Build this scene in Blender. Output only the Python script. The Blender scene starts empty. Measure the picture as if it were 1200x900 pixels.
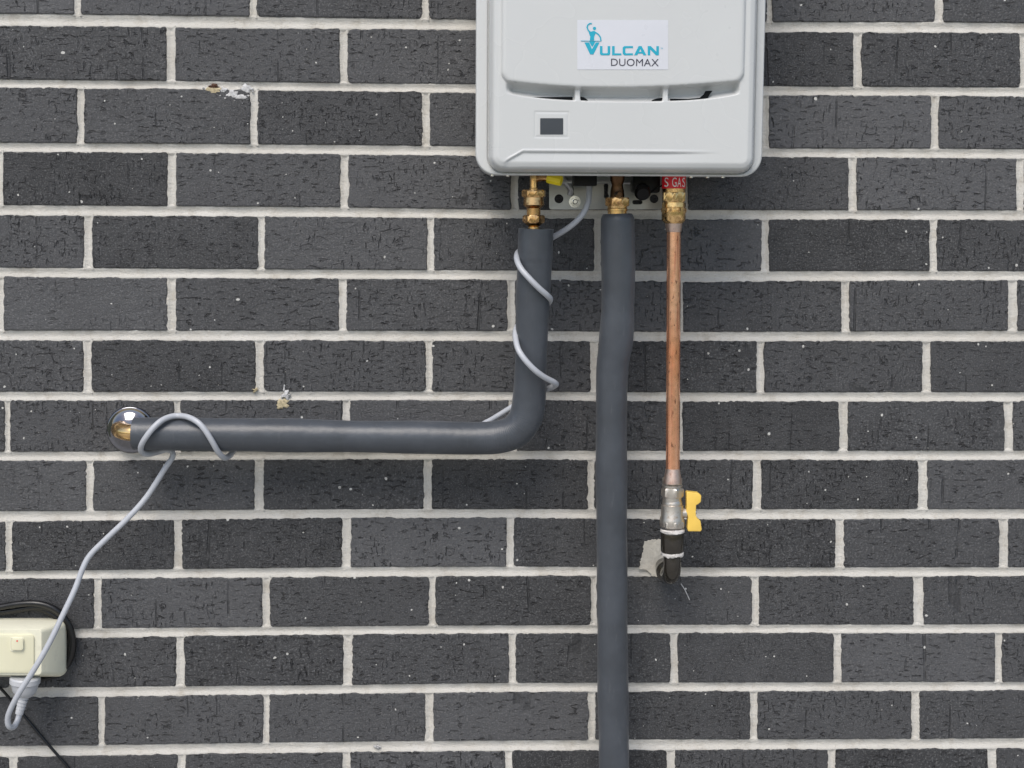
import bpy, bmesh, math, random
import numpy as np
from mathutils import Vector, Matrix
from mathutils.geometry import tessellate_polygon

rnd = random.Random(7)
S = bpy.context.scene
COL = S.collection

# ------------------------------------------------------------------ camera
CAM = Vector((0.51702, -2.1154, 1.43932))
FOCAL = 1750.0                       # in pixels of a 1200 x 900 picture
yaw, pitch, roll = 0.03902, 0.11233, 0.00559
fwd = Vector((math.sin(yaw) * math.cos(pitch), math.cos(yaw) * math.cos(pitch), -math.sin(pitch)))
right0 = Vector((math.cos(yaw), -math.sin(yaw), 0))
up0 = right0.cross(fwd)
right = right0 * math.cos(roll) + up0 * math.sin(roll)
up = up0 * math.cos(roll) - right0 * math.sin(roll)
cam_data = bpy.data.cameras.new('camera')
cam_data.sensor_width = 36.0
cam_data.lens = FOCAL * 36.0 / 1200.0
cam_data.clip_start = 0.05
cam_data.clip_end = 2000
cam = bpy.data.objects.new('camera', cam_data)
cam.matrix_world = Matrix(((right.x, up.x, -fwd.x, CAM.x), (right.y, up.y, -fwd.y, CAM.y),
                           (right.z, up.z, -fwd.z, CAM.z), (0, 0, 0, 1)))
COL.objects.link(cam)
S.camera = cam

# ------------------------------------------------------------------ light
SUN_DIR = Vector((-0.28, -0.78, 1.04)).normalized()      # towards the sun
SKY = 0.10
world = bpy.data.worlds.new('World')
S.world = world
world.use_nodes = True
wn = world.node_tree
for n in list(wn.nodes): wn.nodes.remove(n)
w_out = wn.nodes.new('ShaderNodeOutputWorld')
w_bg = wn.nodes.new('ShaderNodeBackground')
w_sky = wn.nodes.new('ShaderNodeTexSky')
w_sky.sky_type = 'NISHITA'
w_sky.sun_disc = False
w_sky.sun_elevation = math.asin(SUN_DIR.z)
w_sky.sun_rotation = math.atan2(SUN_DIR.x, SUN_DIR.y)
w_sky.air_density = 1.0
w_sky.dust_density = 2.0
w_sky.ozone_density = 1.0
w_bg.inputs['Strength'].default_value = SKY
wn.links.new(w_sky.outputs[0], w_bg.inputs['Color'])
wn.links.new(w_bg.outputs[0], w_out.inputs['Surface'])

sun_data = bpy.data.lights.new('sun', 'SUN')
sun_data.energy = 1.5
sun_data.angle = math.radians(34)
sun_data.color = (1.0, 0.955, 0.89)
sun = bpy.data.objects.new('sun', sun_data)
sun.rotation_euler = (-SUN_DIR).to_track_quat('-Z', 'Y').to_euler()
sun.location = (0, -6, 8)
COL.objects.link(sun)

S.view_settings.view_transform = 'Standard'
S.view_settings.look = 'None'
S.view_settings.gamma = 1.0
S.view_settings.exposure = 0.70
S.view_settings.use_curve_mapping = False
S.render.engine = 'CYCLES'
S.cycles.use_denoising = True
S.cycles.max_bounces = 6

# ------------------------------------------------------------------ helpers
def at(u, v, d=0.0):
    """point at distance d in front of the wall face that the photograph shows at (u, v)"""
    ray = fwd * FOCAL + right * (u - 600.0) + up * (450.0 - v)
    return CAM + ray * ((-d - CAM.y) / ray.y)

def path(pts): return [at(*p) for p in pts]

ORIGIN = {}
def thing(name, label, cat, loc, group=None):
    o = bpy.data.objects.new(name, None)
    o.empty_display_size = 0.05
    o.location = loc
    COL.objects.link(o)
    ORIGIN[o] = Vector(loc)
    o['label'] = label; o['category'] = cat
    if group: o['group'] = group
    return o

def mesh(name, verts, faces, mat, parent=None, smooth=False, origin=None):
    V = np.array([tuple(v) for v in verts], dtype=float)
    o_w = Vector(origin) if origin is not None else Vector(((V.min(0) + V.max(0)) / 2).tolist())
    V = V - np.array(o_w)
    me = bpy.data.meshes.new(name)
    me.from_pydata(V.tolist(), [], [list(f) for f in faces])
    if smooth: me.polygons.foreach_set('use_smooth', [True] * len(me.polygons))
    me.update()
    if mat: me.materials.append(mat)
    o = bpy.data.objects.new(name, me)
    COL.objects.link(o)
    ORIGIN[o] = o_w
    if parent is not None:
        o.parent = parent
        o.location = o_w - ORIGIN[parent]
    else:
        o.location = o_w
    return o

def fix_normals(o):
    bm = bmesh.new(); bm.from_mesh(o.data)
    bmesh.ops.recalc_face_normals(bm, faces=bm.faces)
    bm.to_mesh(o.data); bm.free()
    return o

def auto_smooth(o, deg=35):
    me = o.data
    bm = bmesh.new(); bm.from_mesh(me)
    bmesh.ops.recalc_face_normals(bm, faces=bm.faces)
    lim = math.radians(deg)
    for f in bm.faces: f.smooth = True
    for e in bm.edges:
        e.smooth = len(e.link_faces) == 2 and e.calc_face_angle(0) < lim
    bm.to_mesh(me); bm.free()
    return o

def bevel(o, w, seg=2, deg=30):
    bm = bmesh.new(); bm.from_mesh(o.data)
    bmesh.ops.remove_doubles(bm, verts=bm.verts, dist=1e-6)
    bmesh.ops.recalc_face_normals(bm, faces=bm.faces)
    es = [e for e in bm.edges if len(e.link_faces) == 2 and e.calc_face_angle(0) > math.radians(deg)]
    bmesh.ops.bevel(bm, geom=es, offset=w, segments=seg, profile=0.5, affect='EDGES', clamp_overlap=True)
    bm.to_mesh(o.data); bm.free()
    return auto_smooth(o, 40)

def catmull(pts, step=0.004):
    P = [Vector(p) for p in pts]
    P = [P[0] * 2 - P[1]] + P + [P[-1] * 2 - P[-2]]
    out = []
    for i in range(1, len(P) - 2):
        p0, p1, p2, p3 = P[i - 1:i + 3]
        n = max(2, int((p2 - p1).length / step))
        for k in range(n):
            t = k / n
            out.append(0.5 * ((2 * p1) + (p2 - p0) * t + (2 * p0 - 5 * p1 + 4 * p2 - p3) * t * t
                              + (3 * p1 - p0 - 3 * p2 + p3) * t ** 3))
    out.append(P[-2])
    return out

def tube(name, pts, radius, mat, parent=None, n=16, step=0.004, spline=True, caps=True, hollow=0.0):
    """pts: control points; radius: number or function of t in 0..1"""
    C = catmull(pts, step) if spline else [Vector(p) for p in pts]
    L = [0.0]
    for a, b in zip(C, C[1:]): L.append(L[-1] + (b - a).length)
    tot = L[-1]
    rf = radius if callable(radius) else (lambda t: radius)
    T = []
    for i in range(len(C)):
        T.append((C[min(i + 1, len(C) - 1)] - C[max(i - 1, 0)]).normalized())
    ref = Vector((0, 0, 1)) if abs(T[0].z) < 0.9 else Vector((0, 1, 0))
    nrm = (ref - T[0] * ref.dot(T[0])).normalized()
    verts, faces, along, bend = [], [], [], []
    for i, c in enumerate(C):
        nrm = (nrm - T[i] * nrm.dot(T[i])).normalized()
        bn = T[i].cross(nrm)
        r = rf(L[i] / tot)
        lo, hi = max(0, i - 4), min(len(C) - 1, i + 4)
        curv = T[lo].angle(T[hi], 0) / max(1e-6, L[hi] - L[lo])
        for k in range(n):
            a = 2 * math.pi * k / n
            verts.append(c + (nrm * math.cos(a) + bn * math.sin(a)) * r)
            along.append(L[i]); bend.append(min(1.0, curv / 18.0))
    for i in range(len(C) - 1):
        for k in range(n):
            a, b = i * n + k, i * n + (k + 1) % n
            faces.append((a, b, b + n, a + n))
    if caps:
        for base, sgn in ((0, -1), ((len(C) - 1) * n, 1)):
            idx = 0 if base == 0 else len(C) - 1
            r = rf(0.0 if base == 0 else 1.0)
            if hollow:
                # a cut end: flat ring, then a bore
                st = len(verts)
                cc = C[idx]
                for k in range(n): verts.append(cc + (verts[base + k] - cc) * hollow); along.append(L[idx]); bend.append(0)
                for k in range(n): verts.append(verts[st + k] - T[idx] * sgn * 0.012); along.append(L[idx]); bend.append(0)
                for k in range(n):
                    k2 = (k + 1) % n
                    faces.append((base + k, base + k2, st + k2, st + k))
                    faces.append((st + k, st + k2, st + n + k2, st + n + k))
            else:
                faces.append([base + k for k in range(n)])
    o = mesh(name, verts, faces, mat, parent)
    for nm, arr in (('along', along), ('bend', bend)):
        at_ = o.data.attributes.new(nm, 'FLOAT', 'POINT')
        at_.data.foreach_set('value', arr)
    return auto_smooth(o, 50)

def lathe(name, profile, base, axis, mat, parent=None, n=24, deg=35, twist=0.0):
    """profile: list of (distance along axis, radius)"""
    axis = Vector(axis).normalized(); base = Vector(base)
    ref = Vector((0, 1, 0)) if abs(axis.y) < 0.9 else Vector((0, 0, 1))
    e1 = (ref - axis * ref.dot(axis)).normalized(); e2 = axis.cross(e1)
    verts, faces = [], []
    for (t, r) in profile:
        for k in range(n):
            a = 2 * math.pi * k / n + twist
            verts.append(base + axis * t + (e1 * math.cos(a) + e2 * math.sin(a)) * max(r, 1e-5))
    m = len(profile)
    for i in range(m - 1):
        for k in range(n):
            a, b = i * n + k, i * n + (k + 1) % n
            faces.append((a, b, b + n, a + n))
    faces.append([k for k in range(n)]); faces.append([(m - 1) * n + k for k in range(n)])
    return auto_smooth(mesh(name, verts, faces, mat, parent), deg)

def hexnut(name, r, t0, t1, base, axis, mat, parent, n=6, bore=None, twist=0.3):
    """hex (or other n-gon) nut with its corners chamfered at both ends"""
    axis = Vector(axis).normalized(); base = Vector(base)
    ref = Vector((0, 1, 0)) if abs(axis.y) < 0.9 else Vector((0, 0, 1))
    e1 = (ref - axis * ref.dot(axis)).normalized(); e2 = axis.cross(e1)
    per = 6
    N = n * per
    ap = r * math.cos(math.pi / n)
    verts, faces = [], []
    ch = (t1 - t0) * 0.16
    prof = ((t0, 0), (t0 + ch, 1), (t1 - ch, 1), (t1, 0))
    for t, full in prof:
        for k in range(N):
            a = 2 * math.pi * k / N
            loc = (a + math.pi / n) % (2 * math.pi / n) - math.pi / n
            rr = ap / math.cos(loc)
            if not full: rr = min(rr, ap * 1.02) * 0.985
            verts.append(base + axis * t + (e1 * math.cos(a + twist) + e2 * math.sin(a + twist)) * rr)
    for i in range(3):
        for k in range(N):
            a, b = i * N + k, i * N + (k + 1) % N
            faces.append((a, b, b + N, a + N))
    faces.append(list(range(N))); faces.append([3 * N + k for k in range(N)])
    return auto_smooth(mesh(name, verts, faces, mat, parent), 25)

def poly(name, loops, d, thick, mat, parent=None, wall=True, pix=True):
    """flat shape facing the camera side: loops of (u, v) pixels (first the outline, then holes) on the plane d"""
    L3 = []
    for lp in loops:
        L3.append([at(u, v, d) if pix else Vector((u, -d, v)) for u, v in lp])
    flat = [p for lp in L3 for p in lp]
    tris = tessellate_polygon([[Vector((p.x, p.z, 0)) for p in lp] for lp in L3])
    n = len(flat)
    verts = flat + [Vector((p.x, p.y + thick, p.z)) for p in flat]
    faces = [tuple(t) for t in tris] + [tuple(i + n for i in reversed(t)) for t in tris]
    s = 0
    for lp in L3:
        m = len(lp)
        for k in range(m):
            a, b = s + k, s + (k + 1) % m
            faces.append((a, b, b + n, a + n))
        s += m
    o = mesh(name, verts, faces, mat, parent)
    return fix_normals(o)

def rrect(u0, v0, u1, v1, r, seg=5):
    out = []
    for cx, cy, a0 in ((u1 - r, v0 + r, -90), (u1 - r, v1 - r, 0), (u0 + r, v1 - r, 90), (u0 + r, v0 + r, 180)):
        for k in range(seg + 1):
            a = math.radians(a0 + 90 * k / seg)
            out.append((cx + r * math.cos(a), cy + r * math.sin(a)))
    return out

def circ(u, v, r, n=18, sy=1.0):
    return [(u + r * math.cos(2 * math.pi * k / n), v + sy * r * math.sin(2 * math.pi * k / n)) for k in range(n)]

def box(name, u0, v0, u1, v1, d0, d1, mat, parent, bev=0.001):
    a, b = at(u0, v0, d1), at(u1, v1, d1)
    x0, x1, z0, z1 = a.x, b.x, b.z, a.z
    V = [(x, y, z) for x in (x0, x1) for y in (-d0, -d1) for z in (z0, z1)]
    F = [(0, 1, 3, 2), (4, 6, 7, 5), (0, 4, 5, 1), (2, 3, 7, 6), (0, 2, 6, 4), (1, 5, 7, 3)]
    o = mesh(name, V, F, mat, parent)
    return bevel(o, bev) if bev else fix_normals(o)

# ------------------------------------------------------------------ materials
class NT:
    def __init__(s, name):
        s.m = bpy.data.materials.new(name); s.m.use_nodes = True
        s.t = s.m.node_tree; s.n = s.t.nodes; s.l = s.t.links
        s.b = next(x for x in s.n if x.type == 'BSDF_PRINCIPLED')
    def node(s, typ, **kw):
        x = s.n.new(typ)
        for k, v in kw.items():
            if k.startswith('i_'):
                key = k[2:].replace('_', ' ')
                x.inputs[key].default_value = v
            else: setattr(x, k, v)
        return x
    def link(s, a, b): s.l.new(a, b)
    def geo(s): return s.node('ShaderNodeNewGeometry').outputs['Position']
    def vmul(s, v, k):
        x = s.node('ShaderNodeVectorMath', operation='MULTIPLY'); s.link(v, x.inputs[0]); x.inputs[1].default_value = k; return x.outputs[0]
    def vadd(s, a, b):
        x = s.node('ShaderNodeVectorMath', operation='ADD'); s.link(a, x.inputs[0])
        s.link(b, x.inputs[1]); return x.outputs[0]
    def noise(s, vec, scale=1.0, detail=2.0, rough=0.5, dist=0.0):
        x = s.node('ShaderNodeTexNoise'); s.link(vec, x.inputs['Vector'])
        x.inputs['Scale'].default_value = scale; x.inputs['Detail'].default_value = detail
        x.inputs['Roughness'].default_value = rough; x.inputs['Distortion'].default_value = dist
        return x.outputs['Fac']
    def ramp(s, v, a, b, lo=0.0, hi=1.0):
        x = s.node('ShaderNodeMapRange', clamp=True); s.link(v, x.inputs['Value'])
        x.inputs['From Min'].default_value = a; x.inputs['From Max'].default_value = b
        x.inputs['To Min'].default_value = lo; x.inputs['To Max'].default_value = hi
        return x.outputs['Result']
    def math(s, op, a, b=None):
        x = s.node('ShaderNodeMath', operation=op)
        for i, v in enumerate((a, b)):
            if v is None: continue
            if isinstance(v, (int, float)): x.inputs[i].default_value = v
            else: s.link(v, x.inputs[i])
        return x.outputs[0]
    def mix(s, f, a, b):
        x = s.node('ShaderNodeMix', data_type='RGBA')
        if isinstance(f, (int, float)): x.inputs[0].default_value = f
        else: s.link(f, x.inputs[0])
        for i, v in ((6, a), (7, b)):
            if isinstance(v, tuple): x.inputs[i].default_value = (*v, 1)
            else: s.link(v, x.inputs[i])
        return x.outputs[2]
    def attr(s, name): return s.node('ShaderNodeAttribute', attribute_name=name).outputs['Fac']
    def bump(s, h, dist=0.001, strength=1.0):
        x = s.node('ShaderNodeBump'); s.link(h, x.inputs['Height'])
        x.inputs['Distance'].default_value = dist; x.inputs['Strength'].default_value = strength
        s.link(x.outputs[0], s.b.inputs['Normal']); return x
    def col(s, c):
        if isinstance(c, tuple): s.b.inputs['Base Color'].default_value = (*c, 1)
        else: s.link(c, s.b.inputs['Base Color'])
    def set(s, **kw):
        for k, v in kw.items():
            key = k.replace('_', ' ')
            if isinstance(v, (int, float)): s.b.inputs[key].default_value = v
            else: s.link(v, s.b.inputs[key])

def brick_material():
    m = NT('charcoal_brick')
    g = m.geo()
    tone = m.attr('tone')
    off = m.node('ShaderNodeCombineXYZ')
    m.link(m.math('MULTIPLY', tone, 31.7), off.inputs[0]); m.link(m.math('MULTIPLY', tone, 17.3), off.inputs[2])
    p = m.vadd(g, off.outputs[0])
    sc = m.node('ShaderNodeVectorMath', operation='SCALE'); m.link(p, sc.inputs[0])
    m.link(m.ramp(m.math('FRACT', m.math('MULTIPLY', tone, 211.9)), 0, 1, 0.72, 1.25), sc.inputs['Scale']); p = sc.outputs[0]
    warp = m.node('ShaderNodeTexNoise'); m.link(p, warp.inputs['Vector']); warp.inputs['Scale'].default_value = 60
    pw = m.vadd(p, m.vmul(warp.outputs['Color'], (0.006, 0.0, 0.008)))
    # short horizontal drag tears, vertical tears, faint full-height creases
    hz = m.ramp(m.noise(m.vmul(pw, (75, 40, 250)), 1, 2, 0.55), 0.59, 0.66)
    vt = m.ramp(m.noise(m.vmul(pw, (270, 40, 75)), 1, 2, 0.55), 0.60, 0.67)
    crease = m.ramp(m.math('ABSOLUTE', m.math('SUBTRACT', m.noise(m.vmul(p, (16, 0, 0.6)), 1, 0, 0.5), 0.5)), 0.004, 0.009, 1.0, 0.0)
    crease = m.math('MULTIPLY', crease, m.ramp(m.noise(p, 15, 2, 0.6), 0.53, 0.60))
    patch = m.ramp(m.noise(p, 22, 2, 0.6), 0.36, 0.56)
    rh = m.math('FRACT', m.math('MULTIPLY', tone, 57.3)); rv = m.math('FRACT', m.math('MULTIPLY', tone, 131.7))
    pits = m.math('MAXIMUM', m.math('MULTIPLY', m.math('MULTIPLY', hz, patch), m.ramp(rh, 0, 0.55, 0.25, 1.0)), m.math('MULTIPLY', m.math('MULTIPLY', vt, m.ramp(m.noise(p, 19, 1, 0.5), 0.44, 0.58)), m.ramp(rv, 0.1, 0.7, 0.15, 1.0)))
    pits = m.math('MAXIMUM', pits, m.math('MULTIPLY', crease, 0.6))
    grain = m.noise(p, 700, 3, 0.7)
    mid = m.noise(m.vmul(p, (120, 60, 190)), 1, 4, 0.6)
    h = m.math('ADD', m.math('MULTIPLY', mid, 0.36), m.math('MULTIPLY', grain, 0.34))
    h = m.math('SUBTRACT', h, m.math('MULTIPLY', pits, 0.95))
    m.bump(h, 0.0038, 1.0)
    # colour: tone per brick, cloudy variation, specks of mortar
    lo = m.mix(tone, (0.020, 0.020, 0.021), (0.074, 0.074, 0.077))
    c = m.mix(m.ramp(m.noise(p, 18, 3, 0.6), 0.3, 0.7), lo, m.mix(0.22, lo, (0.115, 0.117, 0.122)))
    c = m.mix(m.ramp(m.noise(p, 420, 2, 0.6), 0.52, 0.70, 0, 0.50), c, (0.19, 0.19, 0.19))
    c = m.mix(m.math('MULTIPLY', pits, 0.75), c, (0.014, 0.014, 0.015))  # shade inside the tears and creases, painted dark into the colour
    vo = m.node('ShaderNodeTexVoronoi', feature='F1'); m.link(m.vmul(pw, (1, 0, 1)), vo.inputs['Vector']); vo.inputs['Scale'].default_value = 70
    sep = m.node('ShaderNodeSeparateColor'); m.link(vo.outputs['Color'], sep.inputs[0])
    size = m.math('MULTIPLY', m.ramp(sep.outputs[0], 0.66, 1.0), 0.14)
    dot = m.math('LESS_THAN', vo.outputs['Distance'], size)
    c = m.mix(m.math('MULTIPLY', dot, 0.9), c, (0.62, 0.61, 0.57))
    m.col(c)
    m.set(Roughness=m.ramp(m.noise(p, 90, 2, 0.5), 0.3, 0.7, 0.40, 0.62))
    m.b.inputs['Specular IOR Level'].default_value = 0.45
    return m.m

def mortar_material():
    m = NT('grey_cream_mortar')
    p = m.geo()
    c = m.mix(m.ramp(m.noise(p, 9, 4, 0.65), 0.3, 0.7), (0.52, 0.495, 0.445), (0.625, 0.605, 0.56))
    c = m.mix(m.ramp(m.noise(p, 480, 2, 0.7), 0.56, 0.72, 0, 0.5), c, (0.36, 0.34, 0.30))
    c = m.mix(m.ramp(m.noise(p, 30, 4, 0.75), 0.52, 0.72, 0, 0.55), c, (0.36, 0.32, 0.26))
    vo = m.node('ShaderNodeTexVoronoi', feature='F1'); m.link(p, vo.inputs['Vector']); vo.inputs['Scale'].default_value = 42
    sep = m.node('ShaderNodeSeparateColor'); m.link(vo.outputs['Color'], sep.inputs[0])
    dot = m.math('LESS_THAN', vo.outputs['Distance'], m.math('MULTIPLY', m.ramp(sep.outputs[1], 0.80, 1.0), 0.09))
    c = m.mix(m.math('MULTIPLY', dot, 0.7), c, (0.09, 0.08, 0.07))
    m.col(c)
    h = m.math('ADD', m.noise(p, 650, 3, 0.7), m.math('MULTIPLY', m.noise(m.vmul(p, (90, 90, 240)), 1, 3, 0.6), 1.2))
    m.bump(h, 0.0012, 0.9)
    m.set(Roughness=0.88)
    return m.m

def plain(name, c, rough=0.5, metal=0.0, var=0.12, scale=60, bumpd=0.0, bscale=500, spec=0.5, coat=0.0, dirt=None):
    m = NT(name)
    p = m.geo()
    dark = tuple(x * (1 - var) for x in c); lite = tuple(min(1, x * (1 + var)) for x in c)
    cc = m.mix(m.ramp(m.noise(p, scale, 3, 0.6), 0.3, 0.7), dark, lite)
    if dirt:
        dc, amt, ds = dirt
        cc = m.mix(m.ramp(m.noise(p, ds, 4, 0.7), 0.52, 0.70, 0, amt), cc, dc)
        m.set(Roughness=m.ramp(m.noise(p, ds, 4, 0.7), 0.50, 0.70, rough, min(1, rough + 0.35)))
    else:
        m.set(Roughness=m.ramp(m.noise(p, scale * 2.3, 2, 0.5), 0.3, 0.7, rough * 0.88, min(1, rough * 1.12)))
    m.col(cc)
    m.set(Metallic=metal)
    m.b.inputs['Specular IOR Level'].default_value = spec
    m.b.inputs['Coat Weight'].default_value = coat
    if bumpd: m.bump(m.noise(p, bscale, 3, 0.6), bumpd, 0.7)
    return m.m

def foam_material():
    m = NT('grey_foam_rubber')
    p = m.geo()
    c = m.mix(m.ramp(m.noise(p, 14, 3, 0.6), 0.3, 0.7), (0.044, 0.050, 0.059), (0.066, 0.075, 0.089))
    c = m.mix(m.ramp(m.noise(m.vmul(p, (160, 160, 30)), 1, 3, 0.7), 0.60, 0.80, 0, 0.25), c, (0.16, 0.165, 0.17))
    m.col(c)
    al, be = m.attr('along'), m.attr('bend')
    wv = m.math('SINE', m.math('ADD', m.math('MULTIPLY', al, 2 * math.pi / 0.0034), m.math('MULTIPLY', m.noise(p, 60, 2, 0.5), 6.0)))
    h = m.math('ADD', m.math('MULTIPLY', m.math('MULTIPLY', wv, m.math('ADD', be, 0.05)), 0.085), m.math('MULTIPLY', m.noise(p, 900, 2, 0.6), 0.16))
    h = m.math('ADD', h, m.math('MULTIPLY', m.noise(p, 55, 2, 0.5), 0.9))
    m.bump(h, 0.0013, 0.8)
    m.set(Roughness=0.36)
    m.b.inputs['Specular IOR Level'].default_value = 0.5
    m.b.inputs['Sheen Weight'].default_value = 0.08
    return m.m

def copper_material():
    m = NT('tarnished_copper')
    p = m.geo()
    c = m.mix(m.ramp(m.noise(m.vmul(p, (40, 40, 9)), 1, 3, 0.6), 0.35, 0.65), (0.98, 0.42, 0.22), (0.99, 0.56, 0.36))
    spots = m.ramp(m.noise(m.vmul(p, (240, 240, 90)), 1, 3, 0.7), 0.60, 0.67)
    c = m.mix(m.math('MULTIPLY', spots, 0.8), c, (0.16, 0.05, 0.03))
    c = m.mix(m.ramp(m.noise(m.vmul(p, (300, 300, 14)), 1, 2, 0.5), 0.56, 0.68, 0, 0.55), c, (0.60, 0.16, 0.10))
    m.col(c); m.b.inputs['Coat Weight'].default_value = 0.6; m.b.inputs['Coat Roughness'].default_value = 0.12; m.set(Metallic=0.85, Roughness=m.ramp(m.noise(p, 120, 3, 0.6), 0.3, 0.7, 0.16, 0.27))
    m.bump(m.noise(p, 120, 1, 0.5), 0.00025, 0.4)
    return m.m

M = {
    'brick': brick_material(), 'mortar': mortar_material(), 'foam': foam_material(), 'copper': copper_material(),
    'enamel': plain('off_white_enamel', (0.545, 0.553, 0.545), 0.27, var=0.015, scale=6, bumpd=0.00004, bscale=900, spec=0.5),
    'case': plain('off_white_case_enamel', (0.51, 0.52, 0.515), 0.36, var=0.02, scale=6),
    'sticker': plain('pale_sticker_film', (0.60, 0.61, 0.645), 0.30, var=0.02, scale=20),
    'teal': plain('teal_print', (0.008, 0.35, 0.48), 0.4, var=0.03),
    'ink': plain('charcoal_print', (0.05, 0.05, 0.07), 0.45, var=0.03),
    'glass': plain('dark_display_glass', (0.035, 0.042, 0.055), 0.16, var=0.03),
    'ventshade': plain('black_vent_shade', (0.006, 0.007, 0.008), 0.9, var=0.02, spec=0.1),
    'galv': plain('galvanised_steel', (0.37, 0.375, 0.375), 0.34, 1.0, var=0.10, scale=45, bumpd=0.0001),
    'steel': plain('bright_steel', (0.75, 0.75, 0.74), 0.22, 1.0, var=0.05),
    'chrome': plain('polished_chrome', (0.20, 0.20, 0.215), 0.04, 1.0, var=0.02),
    'nickel': plain('nickel_plated_brass', (0.62, 0.57, 0.51), 0.42, 1.0, var=0.06, scale=90, dirt=((0.24, 0.19, 0.13), 0.7, 110)),
    'brass': plain('weathered_brass', (0.62, 0.38, 0.17), 0.19, 1.0, var=0.25, scale=90, dirt=((0.16, 0.07, 0.035), 0.85, 95)),
    'brass2': plain('yellow_brass', (0.80, 0.53, 0.24), 0.19, 1.0, var=0.16, scale=80, dirt=((0.25, 0.12, 0.05), 0.75, 110)),
    'shadowbrass': plain('shadow_dark_brass', (0.10, 0.055, 0.03), 0.30, 1.0, var=0.2, scale=90),  # shadow on the valve stem put into a darker brass colour
    'solder': plain('soldered_copper', (0.66, 0.50, 0.42), 0.42, 1.0, var=0.12, scale=120, dirt=((0.45, 0.30, 0.25), 0.6, 90)),
    'blackiron': plain('black_malleable_iron', (0.034, 0.029, 0.022), 0.16, 0.4, var=0.2, scale=120, bumpd=0.0003, bscale=250, coat=0.5),
    'tape': plain('white_thread_tape', (0.64, 0.61, 0.575), 0.55, var=0.08, bumpd=0.0003, bscale=300),
    'yellow': plain('yellow_plastic', (0.82, 0.54, 0.10), 0.4, var=0.05),
    'lemon': plain('lemon_yellow_plastic', (0.82, 0.66, 0.02), 0.38, var=0.04),
    'red': plain('red_band', (0.74, 0.016, 0.03), 0.38, var=0.05),
    'white': plain('white_print', (0.80, 0.78, 0.77), 0.5, var=0.03),
    'cord': plain('grey_pvc_cord', (0.44, 0.455, 0.485), 0.36, var=0.05, scale=30),
    'plug': plain('grey_plug_plastic', (0.48, 0.49, 0.51), 0.42, var=0.04),
    'blackrubber': plain('black_rubber', (0.005, 0.005, 0.0055), 0.30, var=0.1),
    'blackplastic': plain('black_plastic', (0.004, 0.004, 0.004), 0.40, var=0.1, spec=0.2),
    'cream': plain('weathered_cream_plastic', (0.74, 0.72, 0.57), 0.45, var=0.03, scale=25, dirt=((0.42, 0.40, 0.33), 0.25, 45)),
    'creamlid': plain('cream_cover_plastic', (0.72, 0.69, 0.50), 0.36, var=0.03, scale=25),
    'sealant': plain('white_sealant', (0.52, 0.515, 0.51), 0.6, var=0.25, scale=200, bumpd=0.0002, bscale=250),
    'repair': plain('rough_repair_mortar', (0.55, 0.52, 0.455), 0.9, var=0.12, scale=70, bumpd=0.0022, bscale=160),
    'rust': plain('brown_wall_hole', (0.07, 0.03, 0.015), 0.8, var=0.3, scale=200),
    'ochre': plain('dried_ochre_smear', (0.46, 0.39, 0.25), 0.85, var=0.3, scale=300, bumpd=0.001),
    'concrete': plain('concrete_paving', (0.42, 0.41, 0.385), 0.85, var=0.15, scale=5, bumpd=0.001, bscale=120),
    'soil': plain('lawn_ground', (0.11, 0.125, 0.065), 0.95, var=0.25, scale=1.5),
}

# ------------------------------------------------------------------ ground
def sheet(name, x0, x1, y0, y1, z, mat):
    o = mesh(name, [(x0, y0, z), (x1, y0, z), (x1, y1, z), (x0, y1, z)], [(0, 1, 2, 3)], M[mat])
    o['kind'] = 'structure'
    return o
sheet('ground', -600, 600, -600, 600, 0.0, 'soil')
path_o = mesh('concrete_path', [(x, y, z) for x in (-6.0, 7.0) for y in (-5.0, -0.02) for z in (0.004, 0.06)],
              [(0, 1, 3, 2), (4, 6, 7, 5), (0, 4, 5, 1), (2, 3, 7, 6), (0, 2, 6, 4), (1, 5, 7, 3)], M['concrete'])  # unseen paving, made wide and pale to bounce light onto the metal
bevel(path_o, 0.008); path_o['kind'] = 'structure'

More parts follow.
